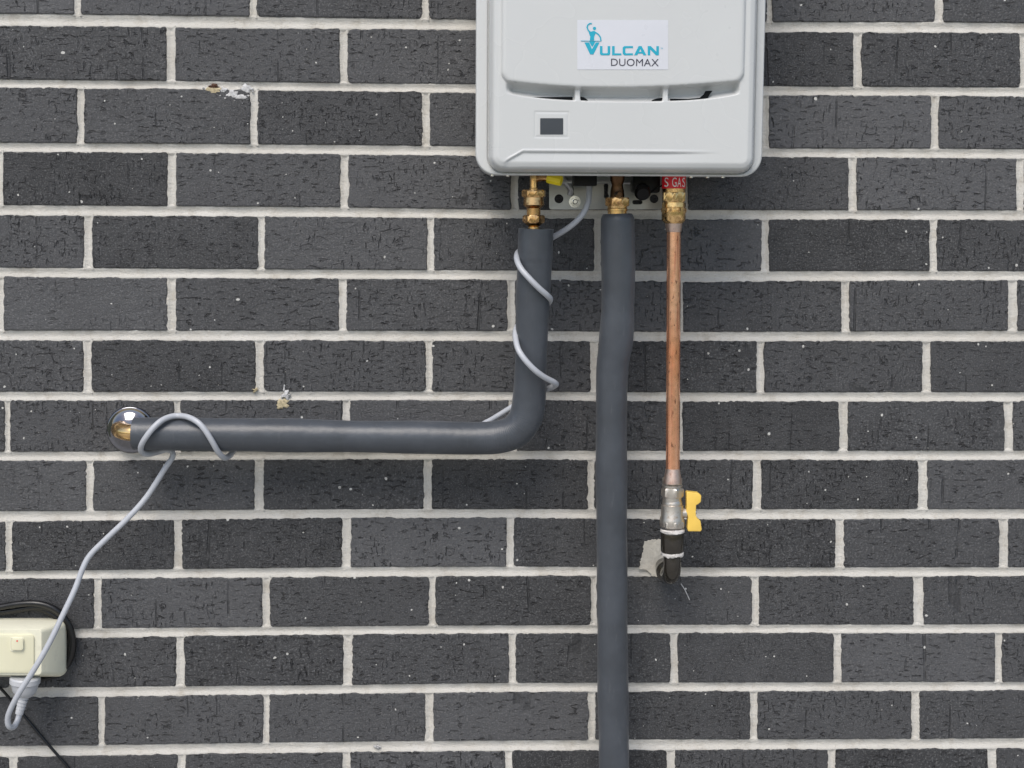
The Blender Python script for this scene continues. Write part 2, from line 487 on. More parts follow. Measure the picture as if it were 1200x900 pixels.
# ------------------------------------------------------------------ brick wall
# each brick: x, z of its upper left, lower left, upper right and lower right corner, in mm on the wall face
ROWS = [
 [(-233.8, 1781.1, -235.7, 1710.7, -3.8, 1781.1, -5.7, 1710.7), (6, 1781.2, 4.1, 1710.7, 235.7, 1781.5, 234.7, 1710.3), (245, 1781.5, 244, 1710.2, 471.8, 1781.7, 471.7, 1709.7), (481.2, 1781.7, 481.2, 1709.6, 710.3, 1782.8, 711.2, 1709.9), (721.2, 1782.8, 722.1, 1710, 951.8, 1784.3, 953.6, 1710.7), (959.6, 1784.4, 961.4, 1710.7, 1188.5, 1787, 1191.3, 1712.6), (1199.9, 1787.1, 1202.8, 1712.7, 1429.9, 1787.1, 1432.8, 1712.7)],
 [(-109.4, 1694.4, -110.9, 1621.9, 120.6, 1694.4, 119.1, 1621.9), (132.2, 1694.3, 130.8, 1621.9, 358.2, 1694.4, 357.7, 1621.2), (368.8, 1694.5, 368.3, 1621.2, 596.4, 1695.3, 596.8, 1621.5), (607.3, 1695.3, 607.7, 1621.5, 835.8, 1695.9, 837.1, 1622), (846.8, 1695.9, 848.2, 1622, 1076, 1697, 1078.4, 1622.6), (1087.7, 1697.1, 1090.1, 1622.7, 1313.3, 1698.6, 1316.7, 1623.5), (1324.3, 1698.7, 1327.7, 1623.5, 1554.3, 1698.7, 1557.7, 1623.5)],
 [(-233.8, 1610.4, -235.8, 1535.9, -3.8, 1610.4, -5.8, 1535.9), (6.1, 1610.3, 4.2, 1536, 233.9, 1610.1, 232.8, 1536.3), (244.4, 1610.1, 243.5, 1536.3, 471.9, 1609.3, 471.8, 1535.9), (482.5, 1609.2, 482.5, 1535.9, 709.6, 1609, 710.5, 1535.6), (720.6, 1609, 721.5, 1535.6, 948.9, 1609.2, 950.7, 1535.7), (958.6, 1609.3, 960.4, 1535.7, 1189.6, 1610.4, 1192.4, 1537.2), (1200.6, 1610.5, 1203.4, 1537.2, 1430.6, 1610.5, 1433.4, 1537.2)],
 [(-348.3, 1523.3, -350.7, 1450.2, -118.3, 1523.3, -120.7, 1450.2), (-107.8, 1523.3, -110.2, 1450.2, 117.9, 1523, 116.5, 1450), (130, 1523, 128.6, 1450, 357.6, 1522.8, 357, 1449.8), (369.4, 1522.7, 369, 1449.7, 596, 1521.6, 596.4, 1447.5), (606.8, 1521.7, 607.3, 1447.6, 835, 1522.8, 836.3, 1448.6), (846.1, 1522.9, 847.5, 1448.6, 1074.7, 1523.6, 1077, 1449.8), (1086, 1523.6, 1088.3, 1449.8, 1315.6, 1524, 1318.8, 1450.9), (1326.6, 1524, 1329.9, 1451, 1556.6, 1524, 1559.9, 1451)],
 [(-229.1, 1435.8, -231, 1363.2, 0.9, 1435.8, -1, 1363.2), (13.3, 1435.8, 11.4, 1363.2, 242.1, 1435.9, 241.1, 1362.6), (251.6, 1435.9, 250.7, 1362.6, 478.8, 1435.6, 478.8, 1362.3), (488.4, 1435.5, 488.4, 1362.3, 714.4, 1435.2, 715.3, 1362.1), (724.3, 1435.2, 725.2, 1362.1, 952.5, 1435.5, 954.3, 1362.6), (962.9, 1435.6, 964.7, 1362.7, 1193.7, 1436.6, 1196.4, 1364.2), (1204.1, 1436.6, 1206.9, 1364.3, 1434.1, 1436.6, 1436.9, 1364.3)],
 [(-354, 1349.6, -356.5, 1275.1, -124, 1349.6, -126.5, 1275.1), (-111.6, 1349.6, -114, 1275.2, 114.2, 1349.5, 112.7, 1275.8), (126.7, 1349.5, 125.2, 1275.8, 354.5, 1349.4, 354, 1276.4), (365.3, 1349.4, 364.8, 1276.4, 592.1, 1349, 592.5, 1276.5), (603.6, 1348.9, 604, 1276.5, 830.7, 1347.2, 832, 1275.6), (841.9, 1347.1, 843.2, 1275.6, 1069.4, 1349.1, 1071.6, 1277.1), (1081.1, 1349.2, 1083.3, 1277.2, 1311, 1351.1, 1314.2, 1278.8), (1324.4, 1351.2, 1327.6, 1278.9, 1554.4, 1351.2, 1557.6, 1278.9)],
 [(-234.2, 1261.3, -236.2, 1188.7, -4.2, 1261.3, -6.2, 1188.7), (7.6, 1261.3, 5.8, 1188.7, 236.2, 1261.7, 235.2, 1189.3), (248.1, 1261.7, 247.2, 1189.3, 476.9, 1261.7, 476.8, 1189.7), (486.6, 1261.7, 486.5, 1189.7, 710.9, 1261.8, 711.7, 1189.2), (722.2, 1261.9, 723.1, 1189.2, 949.6, 1262.4, 951.4, 1188.8), (960.5, 1262.4, 962.3, 1188.8, 1189.6, 1263, 1192.3, 1189.5), (1202, 1263, 1204.8, 1189.5, 1432, 1263, 1434.8, 1189.5)],
 [(-346.4, 1175.8, -348.7, 1103.3, -116.4, 1175.8, -118.7, 1103.3), (-108.3, 1175.8, -110.6, 1103.3, 120.3, 1176.2, 118.8, 1103.3), (129.9, 1176.2, 128.5, 1103.3, 358.7, 1176.7, 358.1, 1103.4), (368.9, 1176.7, 368.5, 1103.4, 595.1, 1177.2, 595.5, 1104.1), (606.3, 1177.2, 606.8, 1104.1, 833.1, 1175.4, 834.3, 1104), (844.4, 1175.3, 845.7, 1104, 1071.6, 1175.5, 1073.8, 1104), (1084, 1175.5, 1086.2, 1104, 1312.8, 1175.7, 1315.8, 1104.1), (1325.3, 1175.7, 1328.4, 1104.1, 1555.3, 1175.7, 1558.4, 1104.1)],
 [(-235.8, 1090, -237.7, 1017.9, -5.8, 1090, -7.7, 1017.9), (5.6, 1090, 3.8, 1018, 232.6, 1091.2, 231.6, 1019), (245.9, 1091.3, 245, 1019.1, 473.7, 1091.6, 473.6, 1019.3), (485.3, 1091.5, 485.2, 1019.3, 708.9, 1090.8, 709.7, 1018.8), (719.3, 1090.8, 720.2, 1018.8, 948.3, 1090.2, 950, 1018.4), (960.4, 1090.2, 962.1, 1018.3, 1190.4, 1090, 1193, 1017.9), (1203.5, 1090, 1206.2, 1017.8, 1433.5, 1090, 1436.2, 1017.8)],
 [(-351, 1002.1, -353.3, 930.8, -121, 1002.1, -123.3, 930.8), (-110.8, 1002.2, -113.1, 930.9, 116.9, 1004.3, 115.5, 932.7), (129, 1004.4, 127.6, 932.8, 356.2, 1006.4, 355.7, 934.7), (369, 1006.4, 368.6, 934.7, 592.7, 1006.6, 593.1, 934.7), (603.1, 1006.5, 603.6, 934.6, 831.9, 1003.3, 833.1, 932.7), (843.3, 1003.2, 844.6, 932.6, 1071.2, 1003, 1073.3, 931.9), (1084.4, 1003, 1086.5, 931.8, 1312.6, 1002.9, 1315.7, 931.2), (1325.9, 1002.8, 1329, 931.1, 1555.9, 1002.8, 1559, 931.1)],
 [(-228.1, 919.2, -230, 845.9, 1.9, 919.2, -0, 845.9), (12.1, 919.2, 10.3, 846, 241.3, 919.5, 240.3, 846.9), (252.9, 919.5, 251.9, 847, 480.6, 920.2, 480.6, 847.6), (490.7, 920.3, 490.7, 847.6, 715.8, 920, 716.6, 847.4), (724.5, 919.9, 725.3, 847.3, 951, 918.6, 952.7, 846.5), (961.4, 918.5, 963.2, 846.5, 1189.1, 917.6, 1191.7, 845.5), (1203.6, 917.6, 1206.3, 845.4, 1433.6, 917.6, 1436.3, 845.4)],
 [(-350.6, 831.3, -352.9, 758.6, -120.6, 831.3, -122.9, 758.6), (-109.5, 831.3, -111.7, 758.7, 116.6, 833, 115.1, 759.3), (128.8, 833.1, 127.4, 759.4, 356.8, 834.7, 356.3, 760), (370.4, 834.7, 369.9, 760.1, 596.7, 835, 597.1, 761.4), (607.2, 835, 607.7, 761.4, 833.2, 834.2, 834.5, 760.2), (844.2, 834.2, 845.6, 760.2, 1073.5, 833.2, 1075.8, 759.2), (1085.2, 833.1, 1087.4, 759.1, 1313.9, 832, 1317.1, 758.2), (1325, 832, 1328.2, 758.1, 1555, 832, 1558.2, 758.1)],
 [(-226.5, 744.4, -228.3, 672.3, 3.5, 744.4, 1.7, 672.3), (12.7, 744.5, 10.9, 672.4, 240.2, 745.8, 239.3, 673.9), (249.4, 745.9, 248.5, 673.9, 475.6, 747.1, 475.5, 674.6), (487.6, 747.1, 487.6, 674.6, 713.4, 747.1, 714.2, 674.2), (724, 747, 724.9, 674.2, 952.6, 745.9, 954.3, 673.2), (963.7, 745.8, 965.5, 673.2, 1192.8, 744.8, 1195.4, 671.9), (1204.5, 744.8, 1207.2, 671.8, 1434.5, 744.8, 1437.2, 671.8)],
 [(-356.6, 655.8, -359.1, 578.7, -126.6, 655.8, -129.1, 578.7), (-115, 655.8, -117.4, 578.7, 115, 657, 113.5, 579.6), (126.7, 657.1, 125.2, 579.6, 354.3, 658.2, 353.8, 580.5), (366.1, 658.3, 365.6, 580.5, 592.2, 658.7, 592.6, 580.6), (602.6, 658.7, 603.1, 580.6, 830.4, 657.5, 831.7, 579.1), (843, 657.5, 844.4, 579.1, 1070.8, 656.7, 1073.1, 577.9), (1081.6, 656.6, 1084, 577.9, 1310.5, 655.8, 1313.8, 576.8), (1323.6, 655.8, 1326.9, 576.7, 1553.6, 655.8, 1556.9, 576.7)],
]

X_MIN, X_MAX = -2400.0, 4000.0
rows = [list(r) for r in ROWS]
def extend(row):
    row = list(row)
    while row[0][0] > X_MIN:
        a, b, c, d = row[0][:4]
        row.insert(0, (a - 240, b, c - 240, d, a - 10, b, c - 10, d))
    while row[-1][4] < X_MAX:
        a, b, c, d = row[-1][4:]
        row.append((a + 10, b, c + 10, d, a + 240, b, c + 240, d))
    return row
rows = [extend(r) for r in rows]
def shifted(row, dz): return [(a - 120, 0.0, a2 - 120, 0.0, b - 120, 0.0, b2 - 120, 0.0) for a, _, a2, _, b, _, b2, _ in row]
def course(k, x_off, z_top):
    out, x = [], X_MIN - 120 + x_off
    while x < X_MAX:
        out.append((x, z_top, x, z_top - 75, x + 230, z_top, x + 230, z_top - 75)); x += 240
    return out
top_z = max(b[1] for b in ROWS[0]); bot_z = min(b[3] for b in ROWS[-1])
x_even = ROWS[0][0][0] % 240; x_odd = ROWS[1][0][0] % 240; x_last = ROWS[-1][0][0] % 240; x_prev = ROWS[-2][0][0] % 240
above = [course(k, (x_odd if k % 2 else x_even) , top_z + 86 * k) for k in range(1, 14)]
below = [course(k, (x_prev if k % 2 else x_last), bot_z - 10 - 86 * (k - 1)) for k in range(1, 8)]
ALL = [(0 - k, r) for k, r in zip(range(1, 14), above)][::-1] + list(enumerate(rows)) + [(13 + k, r) for k, r in zip(range(1, 8), below)]

wall = thing('brick_wall', 'charcoal brick wall with pale mortar joints behind the water heater', 'wall', (0.6, 0.0, 0.0))

def noise1(n, amp, r, smooth=2):
    v = [r.uniform(-1, 1) for _ in range(n)]
    for _ in range(smooth):
        v = [(v[i - 1] + 2 * v[i] + v[(i + 1) % n]) / 4 for i in range(n)]
    return [x * amp * 2 for x in v]

def brick_geo(b, r, step=2.6):
    """ragged-edged brick: returns verts in metres and faces"""
    TL, BL, TR, BR = Vector(b[0:2]), Vector(b[2:4]), Vector(b[4:6]), Vector(b[6:8])
    loop = []
    rad = r.uniform(0.5, 3.0) if r.random() < 0.8 else r.uniform(3, 7)
    def side(p, q, nrm):
        n = max(3, int((q - p).length / step))
        e = (q - p).normalized()
        for i in range(n):
            t = (i + 0.5) / n
            loop.append((p + (q - p) * t, nrm))
    up_, dn, lf, rt = Vector((0, 1)), Vector((0, -1)), Vector((-1, 0)), Vector((1, 0))
    side(TL, TR, up_); side(TR, BR, rt); side(BR, BL, dn); side(BL, TL, lf)
    n = len(loop)
    a = noise1(n, 0.50, r, 1); c = noise1(n, 0.9, r, 9)
    cen = (TL + TR + BL + BR) / 4
    outer = []
    for i, (p, nr) in enumerate(loop):
        k = 1.0
        if nr.y < 0: k = 0.35                 # lower edges are crisper than the upper ones
        nick = -r.uniform(0.6, 1.9) if r.random() < 0.06 else 0
        q = p + nr * ((a[i] + c[i]) * k + nick * k + 0.3)
        dcor = min((p - z).length for z in (TL, TR, BL, BR))
        if dcor < rad: q += (cen - p).normalized() * (rad - dcor) * 0.5
        outer.append(q)
    ty, tz = r.gauss(0, 0.0035), r.gauss(0, 0.0028)      # each brick sits a touch out of true
    proud = r.uniform(-0.5, 0.5)
    def Y(p, d): return d / 1000 - proud / 1000 + ((p.x - cen.x) * tz + (p.y - cen.y) * ty) / 1000
    verts, faces = [], []
    rings = ((0.6, 14.0), (0.0, 1.8), (0.6, 0.45), (1.8, 0.0))
    for inset, d in rings:
        for i in range(n):
            nr = loop[i][1]
            q = outer[i] - nr * inset
            verts.append((q.x / 1000, Y(q, d + (r.uniform(-.15, .15) if d < 3 else 0)), q.y / 1000))
    for k in range(len(rings) - 1):
        for i in range(n):
            j = (i + 1) % n
            faces.append((k * n + i, k * n + j, (k + 1) * n + j, (k + 1) * n + i))
    faces.append([(len(rings) - 1) * n + i for i in range(n)])
    return verts, faces

def simple_brick(b, r):
    a0, a1, b0, b1, c0, c1, d0, d1 = [x / 1000 for x in b]
    c = 0.002
    v = [(a0, .012, a1), (c0, .012, c1), (d0, .012, d1), (b0, .012, b1),
         (a0, .002, a1), (c0, .002, c1), (d0, .002, d1), (b0, .002, b1),
         (a0 + c, 0, a1 - c), (c0 - c, 0, c1 - c), (d0 - c, 0, d1 + c), (b0 + c, 0, b1 + c)]
    f = [(i + k, (i + 1) % 4 + k, (i + 1) % 4 + k + 4, i + k + 4) for k in (0, 4) for i in range(4)] + [(8, 9, 10, 11)]
    return v, f

DARK = {(3, 1): 0.02, (7, 5): 0.12, (8, 3): 0.12, (9, 2): 0.10, (9, 1): 0.20, (10, 3): 0.15, (6, 2): 0.62, (2, 1): 0.60}
rest_v, rest_f, rest_t = [], [], []
for idx, row in ALL:
    for k, b in enumerate(row):
        xc, zc = (b[0] + b[4]) / 2000, (b[1] + b[3]) / 2000
        r = random.Random(int(1000 * xc) * 7919 + int(1000 * zc))
        own = -0.80 < xc < 1.95 and 0.40 < zc < 2.08
        tone = min(1.0, max(0.0, r.gauss(0.54, 0.32)))
        if 0 <= idx <= 13:
            col_i = [i for i, q in enumerate(ROWS[idx]) if abs(q[0] - b[0]) < 1]
            if col_i and (idx, col_i[0]) in DARK: tone = DARK[(idx, col_i[0])]
        if own:
            v, f = brick_geo(b, r)
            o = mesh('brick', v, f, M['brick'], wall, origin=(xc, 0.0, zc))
            fix_normals(o)
            A = o.data.attributes.new('tone', 'FLOAT', 'POINT')
            A.data.foreach_set('value', [tone + 0.0001 * (k + idx)] * len(v))
        else:
            v, f = simple_brick(b, r)
            s = len(rest_v); rest_v += v; rest_f += [[i + s for i in q] for q in f]; rest_t += [tone] * len(v)
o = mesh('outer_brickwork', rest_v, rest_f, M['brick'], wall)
fix_normals(o)
A = o.data.attributes.new('tone', 'FLOAT', 'POINT'); A.data.foreach_set('value', rest_t)
o['kind'] = 'stuff'

# mortar: ironed (hollow) bed joints and cross joints, a little behind the brick faces
mv, mf = [], []
def joint(L, Rr, r, fine=True):
    """strip between two polylines (lists of (x, z) mm of equal length), hollow in the middle"""
    prof = ((-0.35, 6.0), (-0.05, 2.4), (0.10, 2.2), (0.30, 3.6), (0.52, 4.1), (0.74, 3.3), (0.92, 1.6), (1.05, 1.5), (1.35, 6.0)) if fine else ((-0.2, 4.0), (0.5, 4.0), (1.2, 4.0))
    s = len(mv); m = len(prof); n = len(L)
    wob = noise1(n, 0.6, r, 3) if fine else [0] * n
    for i in range(n):
        for t, d in prof:
            x = L[i][0] + (Rr[i][0] - L[i][0]) * t; z = L[i][1] + (Rr[i][1] - L[i][1]) * t
            mv.append((x / 1000, (d + wob[i] + (r.uniform(-.22, .22) if fine else 0)) / 1000, z / 1000))
    for i in range(n - 1):
        for k in range(m - 1):
            a = s + i * m + k
            mf.append((a, a + 1, a + m + 1, a + m))
def line_z(row, x, top):
    """height of a course's upper or lower edge at x"""
    o = 0 if top else 2
    pts = []
    for b in row: pts += [(b[o], b[o + 1]), (b[4 + o], b[5 + o])]
    return float(np.interp(x, [p[0] for p in pts], [p[1] for p in pts]))
mr = random.Random(3)
for (i, up_row), (j, lo_row) in zip(ALL, ALL[1:]):
    fine = -3 <= i <= 16
    xs = np.arange(X_MIN, X_MAX, 5.0 if fine else 120.0)
    joint([(x, line_z(up_row, x, False)) for x in xs], [(x, line_z(lo_row, x, True)) for x in xs], mr, fine)
for i, row in ALL:
    fine = -3 <= i <= 16
    for a, b in zip(row, row[1:]):
        n = 16 if fine else 2
        L = [(a[4] + (a[6] - a[4]) * t, a[5] + (a[7] - a[5]) * t) for t in np.linspace(-0.03, 1.03, n)]
        Q = [(b[0] + (b[2] - b[0]) * t, b[1] + (b[3] - b[1]) * t) for t in np.linspace(-0.03, 1.03, n)]
        joint(L, Q, mr, fine and -900 < a[4] < 2100)
mo = mesh('mortar', mv, mf, M['mortar'], wall, smooth=True)
mesh('wall_core', [(x, y, z) for x in (X_MIN / 1000, X_MAX / 1000) for y in (0.0125, 0.11) for z in (-0.05, 2.94)],
     [(0, 2, 3, 1), (4, 5, 7, 6), (0, 1, 5, 4), (2, 6, 7, 3), (0, 4, 6, 2), (1, 3, 7, 5)], M['mortar'], wall)

# marks on the wall: a mortar repair round the gas inlet, dabs of sealant, smears
def blob(name, cu, cv, ru, rv, h, mat, seed, lobes=9, jag=0.35, n=40):
    r = random.Random(seed)
    rad = noise1(n, jag, r, 2)
    verts, faces = [], []
    rings = ((1.0, 0.0), (0.93, 0.55), (0.6, 1.0), (0.3, 0.9))
    for s, hh in rings:
        for k in range(n):
            a = 2 * math.pi * k / n
            q = max(0.25, 1 + rad[k] * (1.0 if s > 0.5 else 0.6)) * s
            p = at(cu + ru * q * math.cos(a), cv + rv * q * math.sin(a), 0)
            verts.append((p.x, 0.0015 - (0.0015 + h) * hh * (1 + 0.15 * r.uniform(-1, 1) * (s < 0.95)), p.z))
    verts.append(tuple(Vector(at(cu, cv, 0)) + Vector((0, -h, 0))))
    m = len(rings)
    for i in range(m - 1):
        for k in range(n):
            a, b = i * n + k, i * n + (k + 1) % n
            faces.append((a, b, b + n, a + n))
    for k in range(n): faces.append(((m - 1) * n + k, (m - 1) * n + (k + 1) % n, m * n))
    return auto_smooth(mesh(name, verts, faces, M[mat], wall), 60)

def patch_loop(pts, seed, amp=0.8, step=2.5):
    r = random.Random(seed); out = []
    for (a, b) in zip(pts, pts[1:] + pts[:1]):
        n = max(1, int(math.dist(a, b) / step))
        for k in range(n):
            t = k / n
            out.append((a[0] + (b[0] - a[0]) * t + r.uniform(-amp, amp), a[1] + (b[1] - a[1]) * t + r.uniform(-amp, amp)))
    return out
poly('mortar_patch', [patch_loop([(755, 634), (770, 632), (783, 635), (786, 676), (772, 677), (764, 674), (758, 667), (749, 667), (751, 655), (754, 645)], 5, 0.9, 1.6)], 0.0018, 0.006, M['repair'], wall)
blob('sealant_dab', 271, 110, 8, 4.5, 0.0007, 'sealant', 11, jag=0.3)
blob('sealant_dab', 262, 106, 5, 3, 0.001, 'sealant', 31, jag=0.3)
for i, (u, v, q) in enumerate(((258, 112, 1.3), (264, 115, 1.6), (275, 118, 1.2), (291, 112, 1.8), (238, 103, 1.6), (284, 121, 0.9), (296, 107, 1.4))):
    blob('sealant_speck', u, v, q, q * 0.8, 0.001, 'sealant', 40 + i, jag=0.2, n=10)
blob('sealant_dab', 289, 104, 7.5, 5.5, 0.0008, 'sealant', 12, jag=0.3)
blob('sealant_dab', 281, 114, 11, 3.2, 0.0007, 'sealant', 19, jag=0.3)
blob('ochre_smear', 251, 106, 8, 5, 0.0009, 'ochre', 13, jag=0.25)
blob('wall_hole', 250, 101, 6.5, 2.6, 0.0016, 'rust', 14)
blob('sealant_dab', 335, 463, 4.6, 4.6, 0.0015, 'sealant', 15, jag=0.45)
blob('sealant_dab', 333, 455, 1.3, 4.5, 0.0008, 'sealant', 16)
blob('ochre_smear', 331, 474, 7, 6, 0.0009, 'ochre', 17, jag=0.4)
blob('ochre_smear', 300, 457, 3, 2, 0.001, 'ochre', 18, jag=0.9)
blob('sealant_dab', 441, 874.5, 3, 2, 0.002, 'sealant', 20, jag=0.9)
tube('scratch', path([(798, 684, .001), (803, 692, .0012), (808, 703, .001)]), 0.0007, M['sealant'], wall, n=5)

# ------------------------------------------------------------------ water heater
FD = 0.200                                    # front panel, metres from the wall
base = at(727, 205, 0.1); base.y = 0.0
heater = thing('water_heater', 'white wall-mounted gas water heater with dark display window', 'water heater', base)
def mm(u, v, d): p = at(u, v, d); return p.x * 1000, p.z * 1000
RIM = 0.168
oL, _ = mm(557.5, 100, RIM); oR, _ = mm(896.5, 60, RIM); _, oB = mm(727, 206.2, RIM)
iL, _ = mm(573.5, 90, 0.19); iR, _ = mm(888.5, 60, 0.19); _, iB = mm(727, 201.5, 0.19)
oT = oB + 530; iT = oT - 14
RO = 27.0
pL, _ = mm(588.5, 60, FD); pR, _ = mm(872.5, 60, FD)
def sd_rr(x, z, l, r, b, t, rad):
    """inside distance to a rounded rectangle"""
    cx, cz, hx, hz = (l + r) / 2, (b + t) / 2, (r - l) / 2, (t - b) / 2
    qx = np.abs(x - cx) - (hx - rad); qz = np.abs(z - cz) - (hz - rad)
    return -(np.minimum(np.maximum(qx, qz), 0) + np.hypot(np.maximum(qx, 0), np.maximum(qz, 0)) - rad)
def ss(t): t = np.clip(t, 0, 1); return t * t * (3 - 2 * t)
def qr(t): t = np.clip(t, 0, 1); return np.sqrt(np.maximum(0, 1 - (1 - t) ** 2))
# curves of the panel's lower edge and of the lip under it, as functions of x
def curve(pts):
    P = [mm(u, v, FD) for u, v in pts]
    px = np.array([p[0] for p in P]); pz = np.array([p[1] for p in P])
    co = np.polyfit(px - px.mean(), pz, min(4, len(px) - 1)); mx = px.mean()
    return lambda x: np.polyval(co, x - mx)
c_edge = curve([(588, 95), (600, 97), (640, 101.0), (690, 103.5), (730, 104.0), (770, 103.0), (820, 100.0), (872, 95.5)])
c_lip = curve([(588, 107), (600, 110.5), (625, 114), (671, 117.6), (700, 118.8), (730, 119.2), (770, 118.8), (800, 118), (835, 115.5), (872, 108)])
rib = [mm(u, 100, FD)[0] for u in (677.5, 781)]
dspL, dspT = mm(626.5, 130, FD); dspR, dspB = mm(667, 161.5, FD)
cr0 = mm(590, 190, FD); cr1 = mm(613, 177, FD); cr2 = mm(850, 178.5, FD)
def height(x, z):
    to = sd_rr(x, z, oL, oR, oB, oT, RO)
    ti = sd_rr(x, z, iL, iR, iB, iT, 19)
    h = -4 * (1 - qr(to / 2.6))
    h = h - 5.0 * np.exp(-((ti + 0.9) / 1.0) ** 2)
    h = h + 24 * qr(ti / 7.0) + 3 * ss((ti - 4) / 9.0)
    # gentle belly of the lower front
    # raised upper panel
    cor = 13.0
    tp_side = np.minimum(x - pL, pR - x)
    tp_bot = z - c_edge(x)
    qx = np.maximum(cor - tp_side, 0); qz = np.maximum(cor - tp_bot, 0)
    tp = np.where((qx > 0) & (qz > 0), cor - np.hypot(qx, qz), np.minimum(tp_side, tp_bot))
    tp = np.minimum(tp, (oT - 40) - z)
    h = h + 5.0 * qr((tp + 1.0) / 6.5)
    # groove between panel and lip
    e, l = c_edge(x), c_lip(x)
    s = (e + 2.0 - z) / (e + 2.0 - l)
    ends = ss((x - (pL + 4)) / 12) * ss(((pR - 3) - x) / 8)
    g = np.where(s < 0.62, qr(np.clip(s / 0.62, 0, 1) ** 1.3), 0) + np.where(s >= 0.62, np.clip((1.0 - s) / 0.38, 0, 1) ** 0.8, 0)
    g = np.where((s <= 0) | (s >= 1), 0, g)
    ribm = np.ones_like(x)
    for rx in rib: ribm = ribm * (1 - 0.92 * (1 - ss((np.abs(x - rx) - 3.0) / 2.0)))
    h = h - 15.0 * g * ends * ribm
    # crease of the lower apron
    line = np.where(x < cr1[0], cr0[1] + (x - cr0[0]) * (cr1[1] - cr0[1]) / (cr1[0] - cr0[0]), cr1[1] + (x - cr1[0]) * (cr2[1] - cr1[1]) / (cr2[0] - cr1[0]))
    below = (line - z)
    f = ss((x - cr0[0]) / 8) * ss((cr2[0] - x) / 90) * ss((z - (iB + 1)) / 6)
    h = h - 2.2 * ss(below / 2.4) * f * np.clip(1 - below / 26, 0, 1) + 0.7 * np.exp(-((below + 1.2) / 1.3) ** 2) * f
    # frame round the display
    td = sd_rr(x, z, dspL, dspR, dspB, dspT, 1.5)
    h = h - 0.45 * ss((td + 0.6) / 1.2) + 0.45 * ss((td - 1.2) / 2.4)
    return h
_, v_split = mm(700, -14, FD)
zs = np.concatenate([np.arange(oB, oB + RO, 0.7), np.arange(oB + RO, v_split, 0.85), np.arange(v_split, oT - RO, 4.0), np.linspace(oT - RO, oT, 26)])
sN = 430
sl = np.linspace(-1, 1, sN)
sl = np.sign(sl) * (np.abs(sl) ** 0.93)
xc_, hw = (oL + oR) / 2, (oR - oL) / 2
def half(z):
    dz = np.maximum(0, np.maximum(oB + RO - z, z - (oT - RO)))
    return hw - RO + np.sqrt(np.maximum(0, RO ** 2 - dz ** 2))
ZZ = np.repeat(zs[:, None], sN, 1)
XX = xc_ + sl[None, :] * half(ZZ)
HH = height(XX, ZZ)
V = np.stack([XX / 1000, -(RIM + HH / 1000), ZZ / 1000], -1).reshape(-1, 3)
ii = np.arange(len(zs) - 1)[:, None] * sN + np.arange(sN - 1)[None, :]
Fq = np.stack([ii, ii + 1, ii + sN + 1, ii + sN], -1).reshape(-1, 4)
cover = mesh('front_cover', V, Fq.tolist(), M['enamel'], heater, smooth=True)

# the case behind the cover, a rounded box
def rr_mm(l, r, b, t, rad, seg=8):
    out = []
    for cx, cz, a0 in ((r - rad, t - rad, 0), (l + rad, t - rad, 90), (l + rad, b + rad, 180), (r - rad, b + rad, 270)):
        for k in range(seg + 1):
            a = math.radians(a0 + 90 * k / seg)
            out.append((cx + rad * math.cos(a), cz + rad * math.sin(a)))
    return out
ring = rr_mm(oL + 0.4, oR - 0.4, oB + 0.4, oT - 0.4, RO - 0.4)
ring2 = rr_mm(oL + 5, oR - 5, oB + 3, oT - 5, RO - 5)
nR = len(ring)
depths = ((ring, RIM - 0.0062), (ring, RIM - 0.011), (ring2, RIM - 0.0125), (ring2, 0.016))
cv = [(x / 1000, -d, z / 1000) for rg, d in depths for x, z in rg]
cf = [(k * nR + i, k * nR + (i + 1) % nR, (k + 1) * nR + (i + 1) % nR, (k + 1) * nR + i) for k in range(3) for i in range(nR)]
cf += [list(range(nR)), [3 * nR + i for i in range(nR)]]
case = auto_smooth(mesh('case', cv, cf, M['case'], heater), 30)

def front(u, v):
    """distance from the wall of the cover's surface where the photograph shows (u, v)"""
    d = FD
    for _ in range(3):
        x, z = mm(u, v, d)
        d = RIM + float(height(np.array([x]), np.array([z]))[0]) / 1000
    return d

# display
D0 = front(640, 133)
win = poly('display_window', [rrect(633, 138.5, 660, 157.5, 0.6, 2)], D0 + 0.0006, 0.0012, M['glass'], heater)

# black slabs laid in the groove as painted shade of the vent openings
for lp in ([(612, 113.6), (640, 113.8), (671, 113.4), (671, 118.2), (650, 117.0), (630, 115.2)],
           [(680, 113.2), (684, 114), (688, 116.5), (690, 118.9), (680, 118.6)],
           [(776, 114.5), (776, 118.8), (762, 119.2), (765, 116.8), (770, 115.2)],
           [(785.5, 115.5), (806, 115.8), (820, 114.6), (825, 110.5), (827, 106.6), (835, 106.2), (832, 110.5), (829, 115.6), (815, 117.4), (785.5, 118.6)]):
    poly('vent_shade_slab', [lp], FD - 0.0085, 0.004, M['ventshade'], heater)

